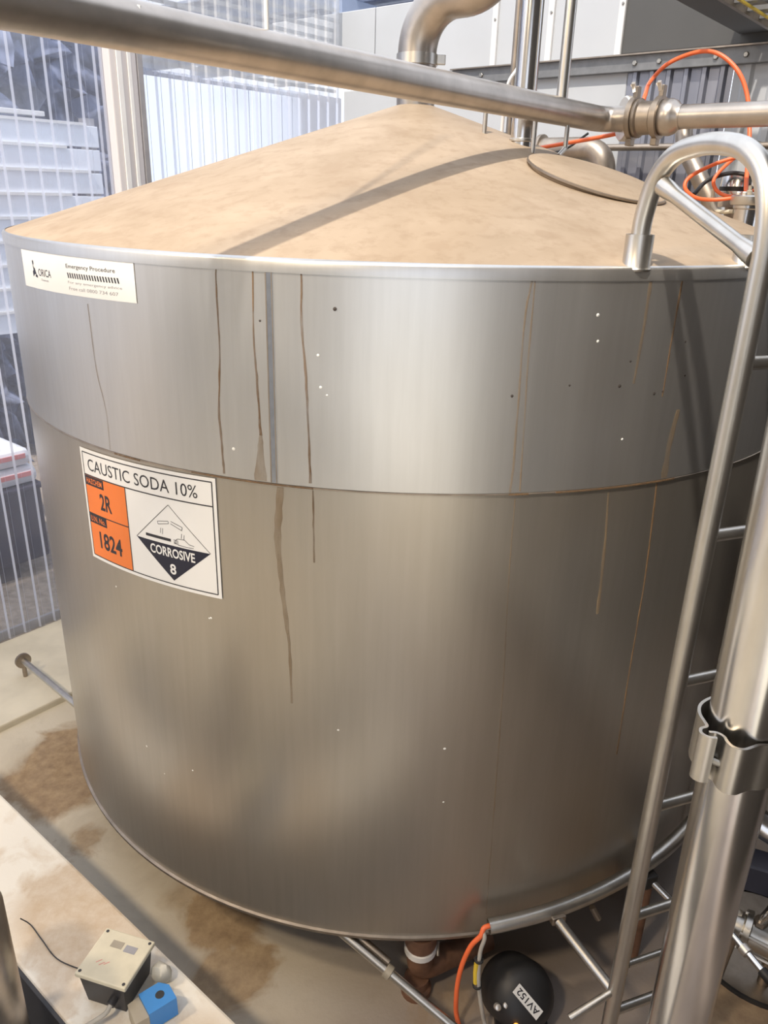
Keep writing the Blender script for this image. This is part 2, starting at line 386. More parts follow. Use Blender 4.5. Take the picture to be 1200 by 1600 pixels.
obj('corrugated_sheet', corr_v(.402, 1.6, 0, 2.60, UW + .008, .11, .012), 'panel_white', wr)
obj('added_dado', ubox(UW - .12, UW - .02, .2, 2.6, 0, 1.85), 'dark_wall', wr)  # added unseen block, darkens the reflection at the tank's right edge
beam = obj('beam', ubox(UW - .03, UW + .005, -1.0, 1.6, 2.59, 2.655, .003), 'galv', wr)
obj('beam_flange', ubox(UW - .05, UW - .03, -1.0, 1.6, 2.652, 2.658), 'steel_dark', wr)
for v in (-.02, .09, .33, .45, .58, .70, .82, -.62, -.82):
    obj('bolt', hexbolt(P(UW - .03, v, 2.622), -UD, .011, .008), 'bolt', beam)
# unseen walls and roof, shaped for the steel's reflections and the sun's reach
wf = sthing('wall_far', P(0, 2.6, 0))
obj('wall_section', ubox(-2.15, 1.6, 2.6, 2.75, 0, 4.0), 'dark_wall', wf)
obj('lintel', ubox(-5.1, -2.15, 2.6, 2.75, 3.2, 4.0), 'dark_wall', wf)  # opening below it placed to brighten the tank's reflection
wb = sthing('wall_back', P(-5.0, -.5, 0))
obj('wall_section', ubox(-5.1, -5.0, -1.775, 2.6, 0, 4.0), 'back_wall', wb)
obj('roof_section', ubox(-5.1, -2.62, -1.775, 2.75, 4.0, 4.08), 'dark_wall', wb)  # unseen roof, edge cut so sun reaches the cone but not the floor
obj('roof_section', ubox(-2.62, 1.7, 1.75, 2.75, 4.0, 4.08), 'dark_wall', wb)  # unseen roof strip added to darken the tank's right side
for i, v in enumerate((-.9, .9)):  # lamps added out of view, warm fill for the bund and floor
    c = P(-3.3, v, 3.55)
    lp = thing('added_fill_lamp', ['added warm fill lamp out of view on the clear wall side', 'added warm fill lamp out of view on the dark wall side'][i], 'lamp', c, 'added fill lamps')
    obj('shade', lathe(c, ZD, [(.20, 0), (.19, .02), (.08, .16), (.06, .22), (.0, .22)], 28), 'galv', lp, True)
    obj('stem', tube([c + ZD * .2, c + ZD * .45], .012, 10), 'steel_dark', lp)
    la = bpy.data.lights.new('fill_glow', 'AREA'); la.shape = 'DISK'; la.size = .34; la.energy = 52; la.color = (1, .80, .56)
    lo = bpy.data.objects.new('fill_glow', la); COL.objects.link(lo); lo.parent = lp; lo.location = (0, 0, .01)
# roof over the yard and roof steel over the panel wall
rf = sthing('ceiling', P(3.0, -3, 3.35))
obj('roof_sheet', join(*[ubox(2.45 + .19 * i, 2.45 + .19 * i + .186, -7, -.5, 3.42 + .02 * (i % 2), 3.44 + .02 * (i % 2)) for i in range(18)]), 'roof', rf)
for uu in (2.55, 3.25, 3.9, 4.6): obj('purlin', ubox(uu, uu + .07, -7, -.5, 3.28, 3.40, .004), 'roof', rf)
for vv in (-4.0, -2.6): obj('rafter', ubox(2.4, 6, vv, vv + .09, 3.12, 3.28, .004), 'roof', rf)
obj('gutter_pipe', tube([P(2.75, -7, 3.2), P(2.75, -3.4, 3.2)], .035, 12), 'pale_blue', rf)
du = tag(obj('roof_duct', ubox(.2, 1.615, .40, .52, 2.70, 2.86, .004), 'panel_grey'), 'grey sheet-metal duct ending above the bolted beam', 'duct')
tray = thing('cable_tray', 'dark overhead cable tray with a yellow edge beside the grey duct', 'cable tray', P(.9, .62, 2.70))
obj('side_rail', ubox(.2, 1.60, .535, .55, 2.69, 2.76), 'steel_dark', tray)
obj('side_rail', ubox(.2, 1.60, .70, .715, 2.69, 2.76), 'steel_dark', tray)
obj('edge_strip', ubox(.2, 1.60, .60, .608, 2.683, 2.69), 'yellow', tray)
for i in range(9): obj('tray_rung', ubox(.3 + .15 * i, .33 + .15 * i, .551, .699, 2.70, 2.715), 'galv', tray)

# ================================================================== OUTSIDE THE CLEAR WALL
hv, hf = [], []
nx_, nz_ = 90, 50
for i in range(nx_ + 1):
    for j in range(nz_ + 1):
        u = -3 + 5.0 * i / nx_; z = -.02 + 3.8 * j / nz_
        hv.append(P(u, -4.4 - .5 * abs(math.sin(i * .7)) + random.uniform(-.25, .25), z + random.uniform(-.08, .08)))
for i in range(nx_):
    for j in range(nz_): k = i * (nz_ + 1) + j; hf.append((k, k + 1, k + nz_ + 2, k + nz_ + 1))
n0 = len(hv)
hv += [P(-3, -5.6, 0), P(2.4, -5.6, 0), P(2.4, -5.6, 3.7), P(-3, -5.6, 3.7)]; hf.append((n0, n0 + 1, n0 + 2, n0 + 3))
hedge = tag(obj('hedge', (hv, hf), 'hedge', None, True, 170), 'dark leafy hedge standing outside behind the pale blue board fence', 'hedge')
hedge['label'] = 'dark leafy hedge outside, behind the pale blue board fence'
fence = thing('board_fence', 'pale blue fence of horizontal boards outside the clear sheeting', 'fence', P(-.3, -3.0, 0))
for i in range(9):
    z = 2.40 - .129 * (i + 1)
    obj('plank', ubox(-2.2, .78, -3.03, -3.0, z, z + .115, .003), 'pale_blue', fence)
    obj('batten', ubox(-2.2, .56 if i % 2 else .70, -3.0, -2.985, z + .1145, z + .1295), 'white_paint', fence)
for u in (-2.1, -.7, .72): obj('fence_post', ubox(u, u + .06, -3.10, -3.03, -.02, 2.43), 'grey_trim', fence)
obj('top_rail', ubox(-2.2, .45, -3.03, -2.99, 2.415, 2.44, .003), 'white_paint', fence)
bin_ = thing('pallet_bin', 'dark plastic pallet bin outside with white sacks stacked on it', 'bin', P(-.8, -2.7, -.02))
obj('body', ubox(-1.5, -.17, -3.0, -2.40, .08, .52, .02), 'bin', bin_)
obj('rim', ubox(-1.52, -.16, -3.02, -2.385, .50, .525, .006), 'bin', bin_)
for u in (-1.4, -.9, -.4): obj('runner', ubox(u - .06, u + .06, -2.95, -2.45, -.02, .08), 'bin', bin_)
for i, (u0, u1, z) in enumerate(((-.78, -.165, .527), (-1.45, -.80, .527), (-.80, -.19, .632), (-1.45, -.82, .632))):
    s = thing('sack', ['white printed sack lying on the bin rim at its right end', 'white printed sack lying on the bin at the far end', 'upper white sack with red band at the right end of the bin', 'upper white sack with red band at the far end of the bin'][i], 'sack', P((u0 + u1) / 2, -2.65, z), 'white sacks on the pallet bin')
    obj('bag', ubox(u0, u1, -2.95, -2.41, z, z + .10, .04), 'sack', s)
    obj('red_band', ubox(u0 + .06, u1 - .04, -2.411, -2.405, z + .05, z + .075), 'red', s)

# ================================================================== TANK
tank = thing('storage_tank', 'large round stainless steel tank with a dusty tan cone roof', 'tank', (0, 0, 0))
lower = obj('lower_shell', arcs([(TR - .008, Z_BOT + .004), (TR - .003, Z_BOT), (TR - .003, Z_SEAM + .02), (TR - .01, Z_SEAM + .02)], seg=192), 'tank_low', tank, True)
upper = obj('upper_shell', arcs([(TR - .003, Z_SEAM), (TR, Z_SEAM + .0015), (TR, Z_RIM - .006), (TR - .01, Z_RIM - .006)], seg=192), 'tank', tank, True)
obj('rim_band', arcs([(TR - .001, Z_RIM - .024), (TR + .0025, Z_RIM - .0235), (TR + .0025, Z_RIM - .004), (TR, Z_RIM + .0005), (TR - .006, Z_RIM + .003)], seg=192), 'tank', tank, True)
roof = obj('cone_roof', arcs([(TR - .002, Z_RIM), (1.0, cone_z(1.0, 0)), (.6, cone_z(.6, 0)), (.2, cone_z(.2, 0)), (0, Z_APEX)], seg=192), 'dust', tank, True)
obj('floor_plate', arcs([(TR - .004, Z_BOT + .012), (TR + .004, Z_BOT + .010), (TR + .004, Z_BOT + .002), (TR - .004, Z_BOT), (.6, Z_BOT - .02), (0, Z_BOT - .03)], seg=192), 'steel_dark', tank, True)
obj('lap_seam', arcs([(TR - .0035, Z_SEAM - .004), (TR + .0012, Z_SEAM - .003), (TR + .0014, Z_SEAM - .0005), (TR - .002, Z_SEAM + .001)], seg=192), 'steel_dark', tank, True)
for a in (-75, -15, 45, 105, 165, -135):
    q = CY(a, 0, .78); obj('tank_leg', lathe(q, ZD, [(0, 0), (.09, 0), (.09, .012), (.045, .014), (.045, .232), (0, .232)], 20), 'steel_dark', tank, True)
# vertical joint strip in the upper course
def on_shell(az0, az1, z0, z1, off, n=2, th=.001):
    V, Fc = [], []
    for k in range(n + 1):
        a = az0 + (az1 - az0) * k / n
        V += [CY(a, z0, TR + off), CY(a, z1, TR + off), CY(a, z1, TR + off - th), CY(a, z0, TR + off - th)]
    for k in range(n):
        b = 4 * k
        for j in range(4): Fc.append((b + j, b + (j + 1) % 4, b + 4 + (j + 1) % 4, b + 4 + j))
    return V, Fc + [(0, 1, 2, 3), (4 * n, 4 * n + 3, 4 * n + 2, 4 * n + 1)]
obj('joint_strip', on_shell(-102.95, -102.30, Z_SEAM + .003, Z_RIM - .024, .0012, 3), 'weld', upper)
obj('joint_line', on_shell(-102.98, -102.86, Z_SEAM + .003, Z_RIM - .024, .0019, 1), 'steel_dark', upper)
obj('joint_line', on_shell(-102.40, -102.30, Z_SEAM + .003, Z_RIM - .024, .0019, 1), 'steel_dark', upper)
obj('shell_joint', on_shell(-41.2, -41.0, Z_BOT + .02, Z_SEAM - .01, .0004, 1), 'steel_dark', lower)
# runs of rust down the shell
def drip(path, w0, w1, mat, parent, sub=5, off=.0008, wob=.06):
    q = spline([(a, z, 0) for a, z in path], sub); n = len(q); V, Fc = [], []
    for i, s in enumerate(q):
        t = i / (n - 1); hw = math.degrees((w0 + (w1 - w0) * t) * random.uniform(.75, 1.25) / TR) / 2; a = s.x + random.uniform(-wob, wob) * .5
        for f, o in ((-1, -.0004), (-.5, off), (.5, off), (1, -.0004)): V.append(CY(a + f * hw, s.y, TR + o + (-.003 if parent is lower else 0)))
    for i in range(n - 1):
        for j in range(3): b = 4 * i + j; Fc.append((b, b + 1, b + 5, b + 4))
    return obj('rust_run', (V, Fc), mat, parent)
drip([(-107.8, 1.938), (-107.9, 1.886), (-107.9, 1.769), (-108.33, 1.645), (-108.2, 1.563), (-108.14, 1.507)], .004, .006, 'rust', upper)
drip([(-99.58, 1.938), (-99.55, 1.813), (-99.23, 1.727), (-99.04, 1.611), (-98.9, 1.509)], .005, .006, 'rust', upper)
drip([(-98.71, 1.493), (-98.67, 1.417), (-98.64, 1.328)], .004, .005, 'rust', lower)
drip([(-104.16, 1.938), (-104.27, 1.782), (-104.08, 1.706), (-103.93, 1.601)], .003, .006, 'rust', upper)
drip([(-103.93, 1.603), (-104.0, 1.56), (-104.1, 1.503)], .006, .030, 'rust_faint', upper)
drip([(-102.07, 1.493), (-102.49, 1.378), (-102.25, 1.287), (-101.86, 1.194), (-101.45, 1.096), (-101.36, .957)], .020, .006, 'rust_faint', lower)
drip([(-79.02, 1.928), (-79.41, 1.849), (-79.32, 1.728), (-79.18, 1.571), (-79.26, 1.502)], .004, .005, 'rust_faint', upper)
drip([(-78.78, 1.928), (-78.7, 1.777), (-78.29, 1.504)], .004, .004, 'rust_faint', upper)
drip([(-78.68, 1.488), (-78.43, 1.28), (-77.86, .98), (-77.44, .595), (-77.15, .31)], .003, .003, 'rust_faint', lower)
drip([(-67.15, 1.919), (-67.15, 1.822), (-67.37, 1.72)], .010, .006, 'rust_faint', upper)
drip([(-63.43, 1.919), (-63.57, 1.793), (-63.55, 1.688)], .006, .004, 'rust', upper)
drip([(-61.08, 1.656), (-61.5, 1.572), (-61.44, 1.503)], .014, .020, 'rust_faint', upper)
drip([(-68.36, 1.487), (-67.79, 1.35), (-67.47, 1.188)], .006, .010, 'rust_faint', lower)
drip([(-62.19, 1.493), (-61.55, 1.264), (-61.47, 1.003), (-61.2, .751)], .006, .005, 'rust', lower)
drip([(-124.89, 1.826), (-124.7, 1.688), (-123.8, 1.599), (-123.8, 1.504)], .003, .003, 'rust_faint', upper)
for k, (a, b) in enumerate(((-112, -98.6), (-79.4, -77.4), (-74.5, -60), (-123, -119))):
    obj('rust_line', on_shell(a, b, Z_SEAM - .003, Z_SEAM + .0005, .0022, 12), 'rust', upper)
def flecks(lst, mat, r, parent, up):
    parts = []
    for a, z in lst:
        c = CY(a, z, TR + (.0006 if up else -.0024)); n = CY(a, 0, 1); s = r * random.uniform(.7, 1.3)
        parts.append(lathe(c, n, [(0, .0012), (s, 0)], 7))
    o = obj('fleck', join(*parts), mat, parent); o['kind'] = 'stuff'
flecks([(-98.06, 1.772), (-97.83, 1.71), (-97.22, 1.695), (-106.9, 1.565), (-72.35, 1.858), (-72.0, 1.808), (-67.77, 1.604)], 'white_fleck', .003, upper, True)
flecks([(-123.19, .673), (-120.21, .612), (-115.24, .669), (-111.13, 1.142), (-110.9, 1.144), (-125.85, 1.136), (-96, .9), (-84, .86), (-83.7, .7)], 'white_fleck', .0028, lower, False)
flecks([(-68.13, 1.766), (-74.36, 1.723), (-68.97, 1.717), (-79.96, 1.704), (-64.69, 1.696), (-63.66, 1.699), (-61.72, 1.799), (-61.01, 1.728), (-96.5, 1.86), (-103.6, 1.83)], 'dark_fleck', .0032, upper, True)
# hatch on the roof
hx, hy = .465, -.51; hr = .18
ha = math.atan2(hy, hx); hn = Vector((CS * math.cos(ha), CS * math.sin(ha), 1)).normalized(); hc = Vector((hx, hy, cone_z(hx, hy)))
hatch = obj('hatch_cover', lathe(hc + hn * -.012, hn, [(hr - .008, 0), (hr - .008, .012), (hr, .013), (hr, .020), (hr - .006, .0225), (0, .0235)], 56), 'dust', tank, True)
obj('hatch_edge', lathe(hc, hn, [(hr - .004, .002), (hr + .003, .002), (hr + .003, .007), (hr - .004, .008)], 56), 'steel_dark', hatch, True)
for (x, y, top, kick) in ((.195, -.262, .085, 0), (.32, -.361, .095, 0), (.422, -.27, .10, 1)):
    z = cone_z(x, y); path = [(x, y, z - .01), (x, y, z + top)]
    if kick: path = fillet([(x - .022, y - .03, cone_z(x - .022, y - .03) + .002), (x, y, z + .022), (x, y, z + top)], .012)
    obj('roof_peg', tube(path, .0065, 10), 'steel_satin', tank, True)
for (azd, rr) in ((-68.4, 1.188), (-53.9, 1.190)):
    q = CY(azd, 0, rr - .006); z = cone_z(q.x, q.y)
    obj('rail_socket', lathe((q.x, q.y, z - .012), ZD, [(0, 0), (.027, 0), (.029, .004), (.0265, .008), (.0265, .066), (.0225, .066), (.0225, .05), (0, .05)], 24), 'steel_satin', tank, True)
# underside outlet with clamp and elbow
out = thing('outlet_pipe', 'rust-brown outlet pipe with a pale clamp band under the tank', 'pipe', (.085, -1.05, 0))
ox, oy = .100, -1.150
obj('pipe', tube(fillet([(ox, oy, .150), (ox, oy, .075), (ox + .20, oy + .12, .06)], .05, 8), .036, 20), 'rust_pipe', out, True)
obj('nozzle', lathe((ox, oy, .168), ZD, [(.03, 0), (.040, .0), (.044, .012), (.044, .055), (.03, .055)], 24), 'rust_pipe', out, True)
obj('clamp_band', lathe((ox, oy, .146), ZD, [(.036, 0), (.044, .002), (.044, .020), (.036, .022)], 24), 'label_white', out, True)
obj('clamp_bolt', tube([(ox + .048, oy - .02, .150), (ox + .048, oy + .01, .168)], .004, 8), 'steel_satin', out)
obj('drain_ring', lathe((ox - .006, oy - .01, 0), ZD, [(0, 0), (.042, 0), (.042, .02), (.034, .026), (.034, .055), (0, .055)], 20), 'rust_pipe', out, True)

# ================================================================== SIGNS ON THE TANK
def text2d(s, bold=0, spacing=1):
    cu = bpy.data.curves.new('t', 'FONT'); cu.body = s; cu.size = 1; cu.offset = bold; cu.space_character = spacing; cu.resolution_u = 3
    o = bpy.data.objects.new('t', cu); COL.objects.link(o); dg = bpy.context.evaluated_depsgraph_get()
    me = bpy.data.meshes.new_from_object(o.evaluated_get(dg)); V = [(v.co.x, v.co.y) for v in me.vertices]; Fc = [tuple(p.vertices) for p in me.polygons]
    bpy.data.objects.remove(o); bpy.data.curves.remove(cu); bpy.data.meshes.remove(me); return V, Fc
class Decal:
    """flat print laid on the shell: a runs right from the left edge, b runs down from the top edge, in metres"""
    def __init__(s, az0, z0, slope=0, base=.0012): s.az0, s.z0, s.sl, s.base = az0, z0, slope, base
    def pt(s, a, b, off): return CY(s.az0 + math.degrees(a / TR), s.z0 + s.sl * a - b, TR + s.base + off)
    def quad(s, a0, b0, a1, b1, off, th=.0006, n=None):
        n = n or max(1, int((a1 - a0) / .02)); V, Fc = [], []
        for k in range(n + 1):
            a = a0 + (a1 - a0) * k / n; V += [s.pt(a, b0, off), s.pt(a, b1, off), s.pt(a, b1, off - th), s.pt(a, b0, off - th)]
        for k in range(n):
            for j in range(4): Fc.append((4 * k + j, 4 * k + (j + 1) % 4, 4 * k + 4 + (j + 1) % 4, 4 * k + 4 + j))
        return V, Fc + [(0, 1, 2, 3), (4 * n, 4 * n + 3, 4 * n + 2, 4 * n + 1)]
    def poly(s, pts, off): return [s.pt(a, b, off) for a, b in pts], [tuple(range(len(pts)))]
    def line(s, pts, w, off):
        parts = []
        for (a0, b0), (a1, b1) in zip(pts, pts[1:]):
            d = math.hypot(a1 - a0, b1 - b0); nx, ny = -(b1 - b0) / d * w / 2, (a1 - a0) / d * w / 2; n = max(1, int(d / .02))
            V, Fc = [], []
            for k in range(n + 1):
                t = k / n; a, b = a0 + (a1 - a0) * t, b0 + (b1 - b0) * t; V += [s.pt(a + nx, b + ny, off), s.pt(a - nx, b - ny, off)]
            parts.append((V, [(2 * k, 2 * k + 1, 2 * k + 3, 2 * k + 2) for k in range(n)]))
        return join(*parts)
    def text(s, string, a0, b0, a1, b1, off, bold=0):
        V, Fc = text2d(string, bold); xs = [v[0] for v in V]; ys = [v[1] for v in V]; x0, x1, y0, y1 = min(xs), max(xs), min(ys), max(ys)
        return [s.pt(a0 + (x - x0) / (x1 - x0) * (a1 - a0), b1 - (y - y0) / (y1 - y0) * (b1 - b0), off) for x, y in V], Fc
    def tri(s, a0, a1, bt, a2, b2, off, n=14):
        """triangle with a level top edge from a0 to a1 at bt and a tip at (a2, b2)"""
        V, Fc = [], []
        for k in range(n + 1):
            t = k / n; a = a0 + (a1 - a0) * t
            f = (a - a0) / (a2 - a0) if a <= a2 else (a1 - a) / (a1 - a2); V += [s.pt(a, bt, off), s.pt(a, bt + (b2 - bt) * max(0, min(1, f)), off)]
        return V, [(2 * k, 2 * k + 1, 2 * k + 3, 2 * k + 2) for k in range(n)]
sg = thing('hazard_sign', 'white and orange caustic soda hazard sign on the tank shell', 'sign', CY(-119.7, 1.19))
D = Decal(-130.1, 1.4825, .022, -.0012)
SW, SH = .437, .290
obj('panel', D.quad(0, 0, SW, SH, .001, .0009), 'label_white', sg)
e = .0095
obj('frame_line', join(D.line([(e, e), (SW - e, e), (SW - e, SH - e), (e, SH - e), (e, e)], .0028, .0013)), 'label_black', sg)
hb = .066
obj('header_line', D.line([(e, hb), (SW - e, hb)], .003, .0013), 'label_black', sg)
obj('header_lettering', D.text('CAUSTIC SODA 10%', .030, .023, SW - .048, .053, .0014), 'label_black', sg)
oc = .170
orange = obj('orange_panel', D.quad(e + .0015, hb + .0012, oc, SH - e - .001, .0012, .0002), 'label_orange', sg)
obj('column_line', D.line([(oc, hb), (oc, SH - e)], .0028, .0014), 'label_black', sg)
mb = .166
obj('middle_line', D.line([(e, mb), (oc, mb)], .0028, .0014), 'label_black', sg)
for (s_, b0, w_, off) in (('HAZCHEM', hb + .002, .078, 0), ('U.N. No.', mb + .001, .074, 0)):
    k = obj('caption_box', D.quad(e + .002, b0, e + w_, b0 + .024, .0015, .0002), 'label_black', sg)
    obj('caption', D.text(s_, e + .007, b0 + .005, e + w_ - .006, b0 + .019, .0018, .012), 'label_orange', k)
obj('number', D.text('2R', .066, .104, .112, .147, .0015, .022), 'label_black', sg)
obj('number', D.text('1824', .046, .208, .136, .254, .0015, .022), 'label_black', sg)
# corrosive diamond
dl, drr, dm, dt, db = .196, .414, .181, .082, .271; dc = (dl + drr) / 2
obj('diamond_outline', D.line([(dl, dm), (dc, dt), (drr, dm)], .0014, .0014), 'label_black', sg)
blk = obj('diamond_lower_half', D.tri(dl, drr, dm, dc, db, .0013), 'label_navy', sg)
obj('lettering', D.text('CORROSIVE', dl + .043, dm + .007, drr - .043, dm + .031, .0017, .022), 'label_white', blk)
obj('class_number', D.text('8', dc - .009, db - .043, dc + .009, db - .016, .0017, .022), 'label_white', blk)
pic = [D.line([(dc - .036, .128), (dc - .004, .122), (dc - .003, .128), (dc - .035, .135), (dc - .036, .128)], .0012, .0014),
       D.line([(dc + .004, .121), (dc + .036, .130), (dc + .034, .138), (dc + .003, .127)], .0014, .0014),
       D.quad(dl + .032, dm - .016, dc + .000, dm - .009, .0014, .0002),
       D.line([(dc - .028, .143), (dc - .030, .156)], .0012, .0014), D.line([(dc - .022, .143), (dc - .024, .158)], .0012, .0014),
       D.line([(dc + .033, .146), (dc + .031, .158)], .0012, .0014), D.line([(dc + .040, .148), (dc + .038, .160)], .0012, .0014),
       D.line([(dc + .012, dm - .013), (dc + .020, dm - .020), (dc + .040, dm - .021), (dc + .052, dm - .012), (dc + .066, dm - .010)], .0013, .0014),
       D.line([(dc + .010, dm - .009), (dc + .022, dm - .005), (dc + .046, dm - .004), (dc + .064, dm - .005)], .0013, .0014)]
for i in range(4): pic.append(D.line([(dc + .008, dm - .016 + .003 * i), (dc + .022, dm - .015 + .003 * i)], .0010, .0014))
obj('pictogram', join(*pic), 'label_black', sg)
lb = thing('supplier_label', 'white supplier label with emergency number just below the tank rim', 'label', CY(-128.4, 1.838))
L = Decal(-139.45, 1.919, .011, .0002); LW, LH = .463, .0825
obj('panel', L.quad(0, 0, LW, LH, .001, .0006), 'label_white', lb)
obj('emblem', join(L.poly([(.068, .022), (.075, .020), (.077, .027), (.072, .032), (.078, .038), (.072, .042)], .0013), L.poly([(.066, .046), (.080, .036), (.088, .052), (.079, .050), (.067, .057)], .0013), L.poly([(.084, .050), (.094, .053), (.092, .058), (.080, .056)], .0013)), 'label_navy', lb)
obj('brand_lettering', L.text('ORICA', .100, .037, .166, .053, .0013, .004), 'label_navy', lb)
obj('small_lettering', L.text('Chemicals', .112, .058, .150, .063, .0013), 'label_grey', lb)
obj('heading', L.text('Emergency Procedure', .238, .018, .408, .029, .0013, .006), 'label_black', lb)
bar = [L.poly([(.240 + .0090 * i, .036), (.2445 + .0090 * i, .036), (.2475 + .0090 * i, .047), (.243 + .0090 * i, .047)], .0013) for i in range(20)]
obj('hatched_bar', join(*bar), 'label_black', lb)
obj('advice_lettering', L.text('For any emergency advice', .240, .053, .425, .060, .0013), 'label_grey', lb)
obj('phone_lettering', L.text('Free call 0800 734 607', .242, .065, .412, .072, .0013), 'label_grey', lb)

# ================================================================== LADDER WITH HOOPED HANDRAILS
lad = thing('tank_ladder', 'stainless access ladder with hooped handrails beside the tank', 'ladder', (.60, -1.30, 0))
RAD = Vector((.368, -.930, 0)).normalized(); TAN = Vector((.930, .368, 0)).normalized()
S0 = Vector((.437, -1.105, 0)); LADW = .30
def hoop(off):
    b = S0 + TAN * off
    pts = [(0, 1.955), (-.005, 2.0), (-.001, 2.045), (.017, 2.098), (.058, 2.137), (.114, 2.151), (.174, 2.152), (.23, 2.140), (.272, 2.108), (.295, 2.06), (.305, 2.0), (.306, 1.93)]
    return spline([b + RAD * s + ZD * z for s, z in pts], 6) + [b + RAD * .3045 + ZD * z for z in (1.5, 1.0, .5, .0)]
for off in (0, LADW): 
    r_ = obj('side_rail', tube(hoop(off), .0178, 18), 'steel_satin', lad, True)
    q0, q1 = S0 + TAN * off + RAD * .040 + ZD * 2.088, S0 + TAN * off + RAD * .290 + ZD * 1.985
    dd = (q1 - q0)
    obj('brace', tube([q0, q0 + dd * .06, q0 + dd * .16, q0 + dd * .84, q0 + dd * .94, q1], [.017, .0165, .0135, .0135, .0165, .017], 14), 'steel_satin', lad, True)
for z in (1.82, 1.51, 1.20, .892, .578, .268):
    obj('rung', tube([S0 + RAD * .3045 + ZD * z, S0 + RAD * .3045 + TAN * LADW + ZD * z], .0115, 12), 'steel_satin', lad, True)
obj('foot_stay', tube([S0 + RAD * .3045 + ZD * .33, Vector((.452, -1.195, .325))], .0135, 12), 'steel_satin', lad, True)
obj('foot_stay', tube([S0 + RAD * .3045 + ZD * .42 + TAN * .02, S0 + RAD * .3045 + TAN * LADW + ZD * .42], .0085, 10), 'steel_satin', lad, True)
obj('foot_stay', tube([S0 + RAD * .3045 + ZD * .345, S0 + RAD * .3045 - TAN * .12 + ZD * .30], .009, 10), 'steel_satin', lad, True)
# curved conduit round the base
con = thing('cable_conduit', 'curved stainless conduit hugging the tank base beside the ladder', 'conduit', CY(-68, .30, 1.25))
cpath = [CY(-77.5 + 1.5 * i, .318 + .0012 * i * 1.5, 1.241) for i in range(24)]
obj('tube', tube(cpath, .020, 16, .85), 'steel_satin', con, True)
obj('weld_lug', obox(CY(-69.0, .318, 1.258), CY(-69.0, 0, 1), CY(21, 0, 1), ZD, .012, .02, .012, .003), 'steel_dark', con)
obj('cut_stub', tube([CY(-63.6, .30, 1.25), CY(-62.9, .265, 1.265)], .009, 10), 'steel_dark', con)
# hose and cable coming out of the conduit
h0 = cpath[0]; tdir = (cpath[0] - cpath[1]).normalized()
tag(obj('air_hose', tube(spline([h0 + tdir * -.03, h0 + tdir * .01, (.248, -1.224, .298), (.224, -1.227, .26), (.203, -1.237, .19), (.196, -1.25, .11), (.205, -1.27, .03), (.25, -1.36, .008), (.32, -1.50, .008)], 8), .0065, 10), 'hose', None, True), 'orange air hose hanging out of the conduit end at the tank base', 'hose')
cab = thing('signal_cable', 'grey cable with a yellow tag hanging from the conduit end', 'cable', (.24, -1.24, 0))
obj('sheath', tube(spline([h0 + tdir * -.03 + ZD * -.006, h0 + tdir * .012 + ZD * -.006, (.258, -1.229, .295), (.249, -1.236, .25), (.25, -1.252, .17), (.262, -1.267, .09), (.278, -1.28, .03), (.31, -1.36, .006)], 8), .0055, 10), 'grey_cable', cab, True)
obj('tag_sleeve', tube([(.242, -1.242, .222), (.241, -1.245, .19), (.243, -1.251, .160)], .0065, 10), 'yellow', cab, True)
for z in (.230, .152): obj('tie', lathe((.247, -1.241 - .16 * (.23 - z), z), ZD, [(.008, 0), (.0125, .001), (.0125, .005), (.008, .006)], 12), 'black', cab)
# pair of small tubes under the tank
tb = thing('drain_tubes', 'slim stainless drain tube running out from under the tank edge', 'pipe', (.05, -1.25, 0))
q0, q1 = Vector((-.15, -1.158, .245)), Vector((.24, -1.357, .075))
obj('tube', tube([q0, q1], .0125, 14), 'steel_satin', tb, True)
side = Vector((.35, .75, .0)).normalized() * .022
obj('sleeve_tube', tube([q0 + side, q0 + side + (q1 - q0) * .40], .011, 14), 'steel_dark', tb, True)
obj('clamp', lathe(q0 + (q1 - q0) * .40, q1 - q0, [(.012, 0), (.019, .002), (.019, .018), (.012, .02)], 14), 'beige', tb, True)

# ================================================================== FOREGROUND RISER PIPE WITH SADDLE CLAMP
ris = thing('riser_pipe', 'thick polished riser pipe with a wavy saddle clamp by the ladder', 'pipe', (.53, -1.73, 0))
def ra(z): t = (z - .73) / (1.8 - .73); return Vector((.5235 - .0195 * t, -1.7285 - .005 * t, z))
obj('lower_pipe', tube([ra(0), ra(1.30)], .0495, 36), 'steel', ris, True)
obj('upper_pipe', tube([ra(1.30), ra(2.7)], .0515, 36), 'steel', ris, True)
ax = (ra(2) - ra(1)).normalized()
def strip(pts, h, th, z0):
    q = spline([(x, y, 0) for x, y in pts], 5); n = len(q); V, Fc = [], []
    for i in range(n):
        d = (q[min(i + 1, n - 1)] - q[max(i - 1, 0)]).normalized(); nn = Vector((-d.y, d.x, 0)) * th / 2
        for z in (z0, z0 - h):
            V += [q[i] + nn + ZD * z, q[i] - nn + ZD * z]
    for i in range(n - 1):
        b = 4 * i
        for j, k in ((0, 1), (1, 3), (3, 2), (2, 0)): Fc.append((b + j, b + k, b + 4 + k, b + 4 + j))
    return V, Fc + [(0, 1, 3, 2), (4 * n - 4, 4 * n - 2, 4 * n - 1, 4 * n - 3)]
cq = ra(1.33); cd_ = (Vector((0, -2.681, 0)) - Vector((cq.x, cq.y, 0))).normalized(); crt = Vector((-cd_.y, cd_.x, 0))
def cl_(l): return [(cq.x + crt.x * a + cd_.x * b, cq.y + crt.y * a + cd_.y * b) for a, b in l]
obj('clamp_half', strip(cl_([(-.01, -.057), (-.035, -.048), (-.055, -.025), (-.064, 0), (-.061, .022), (-.052, .038), (-.047, .048), (-.053, .058), (-.051, .068), (-.041, .072), (-.030, .068)]), .078, .0045, 1.372), 'steel_satin', ris, True)
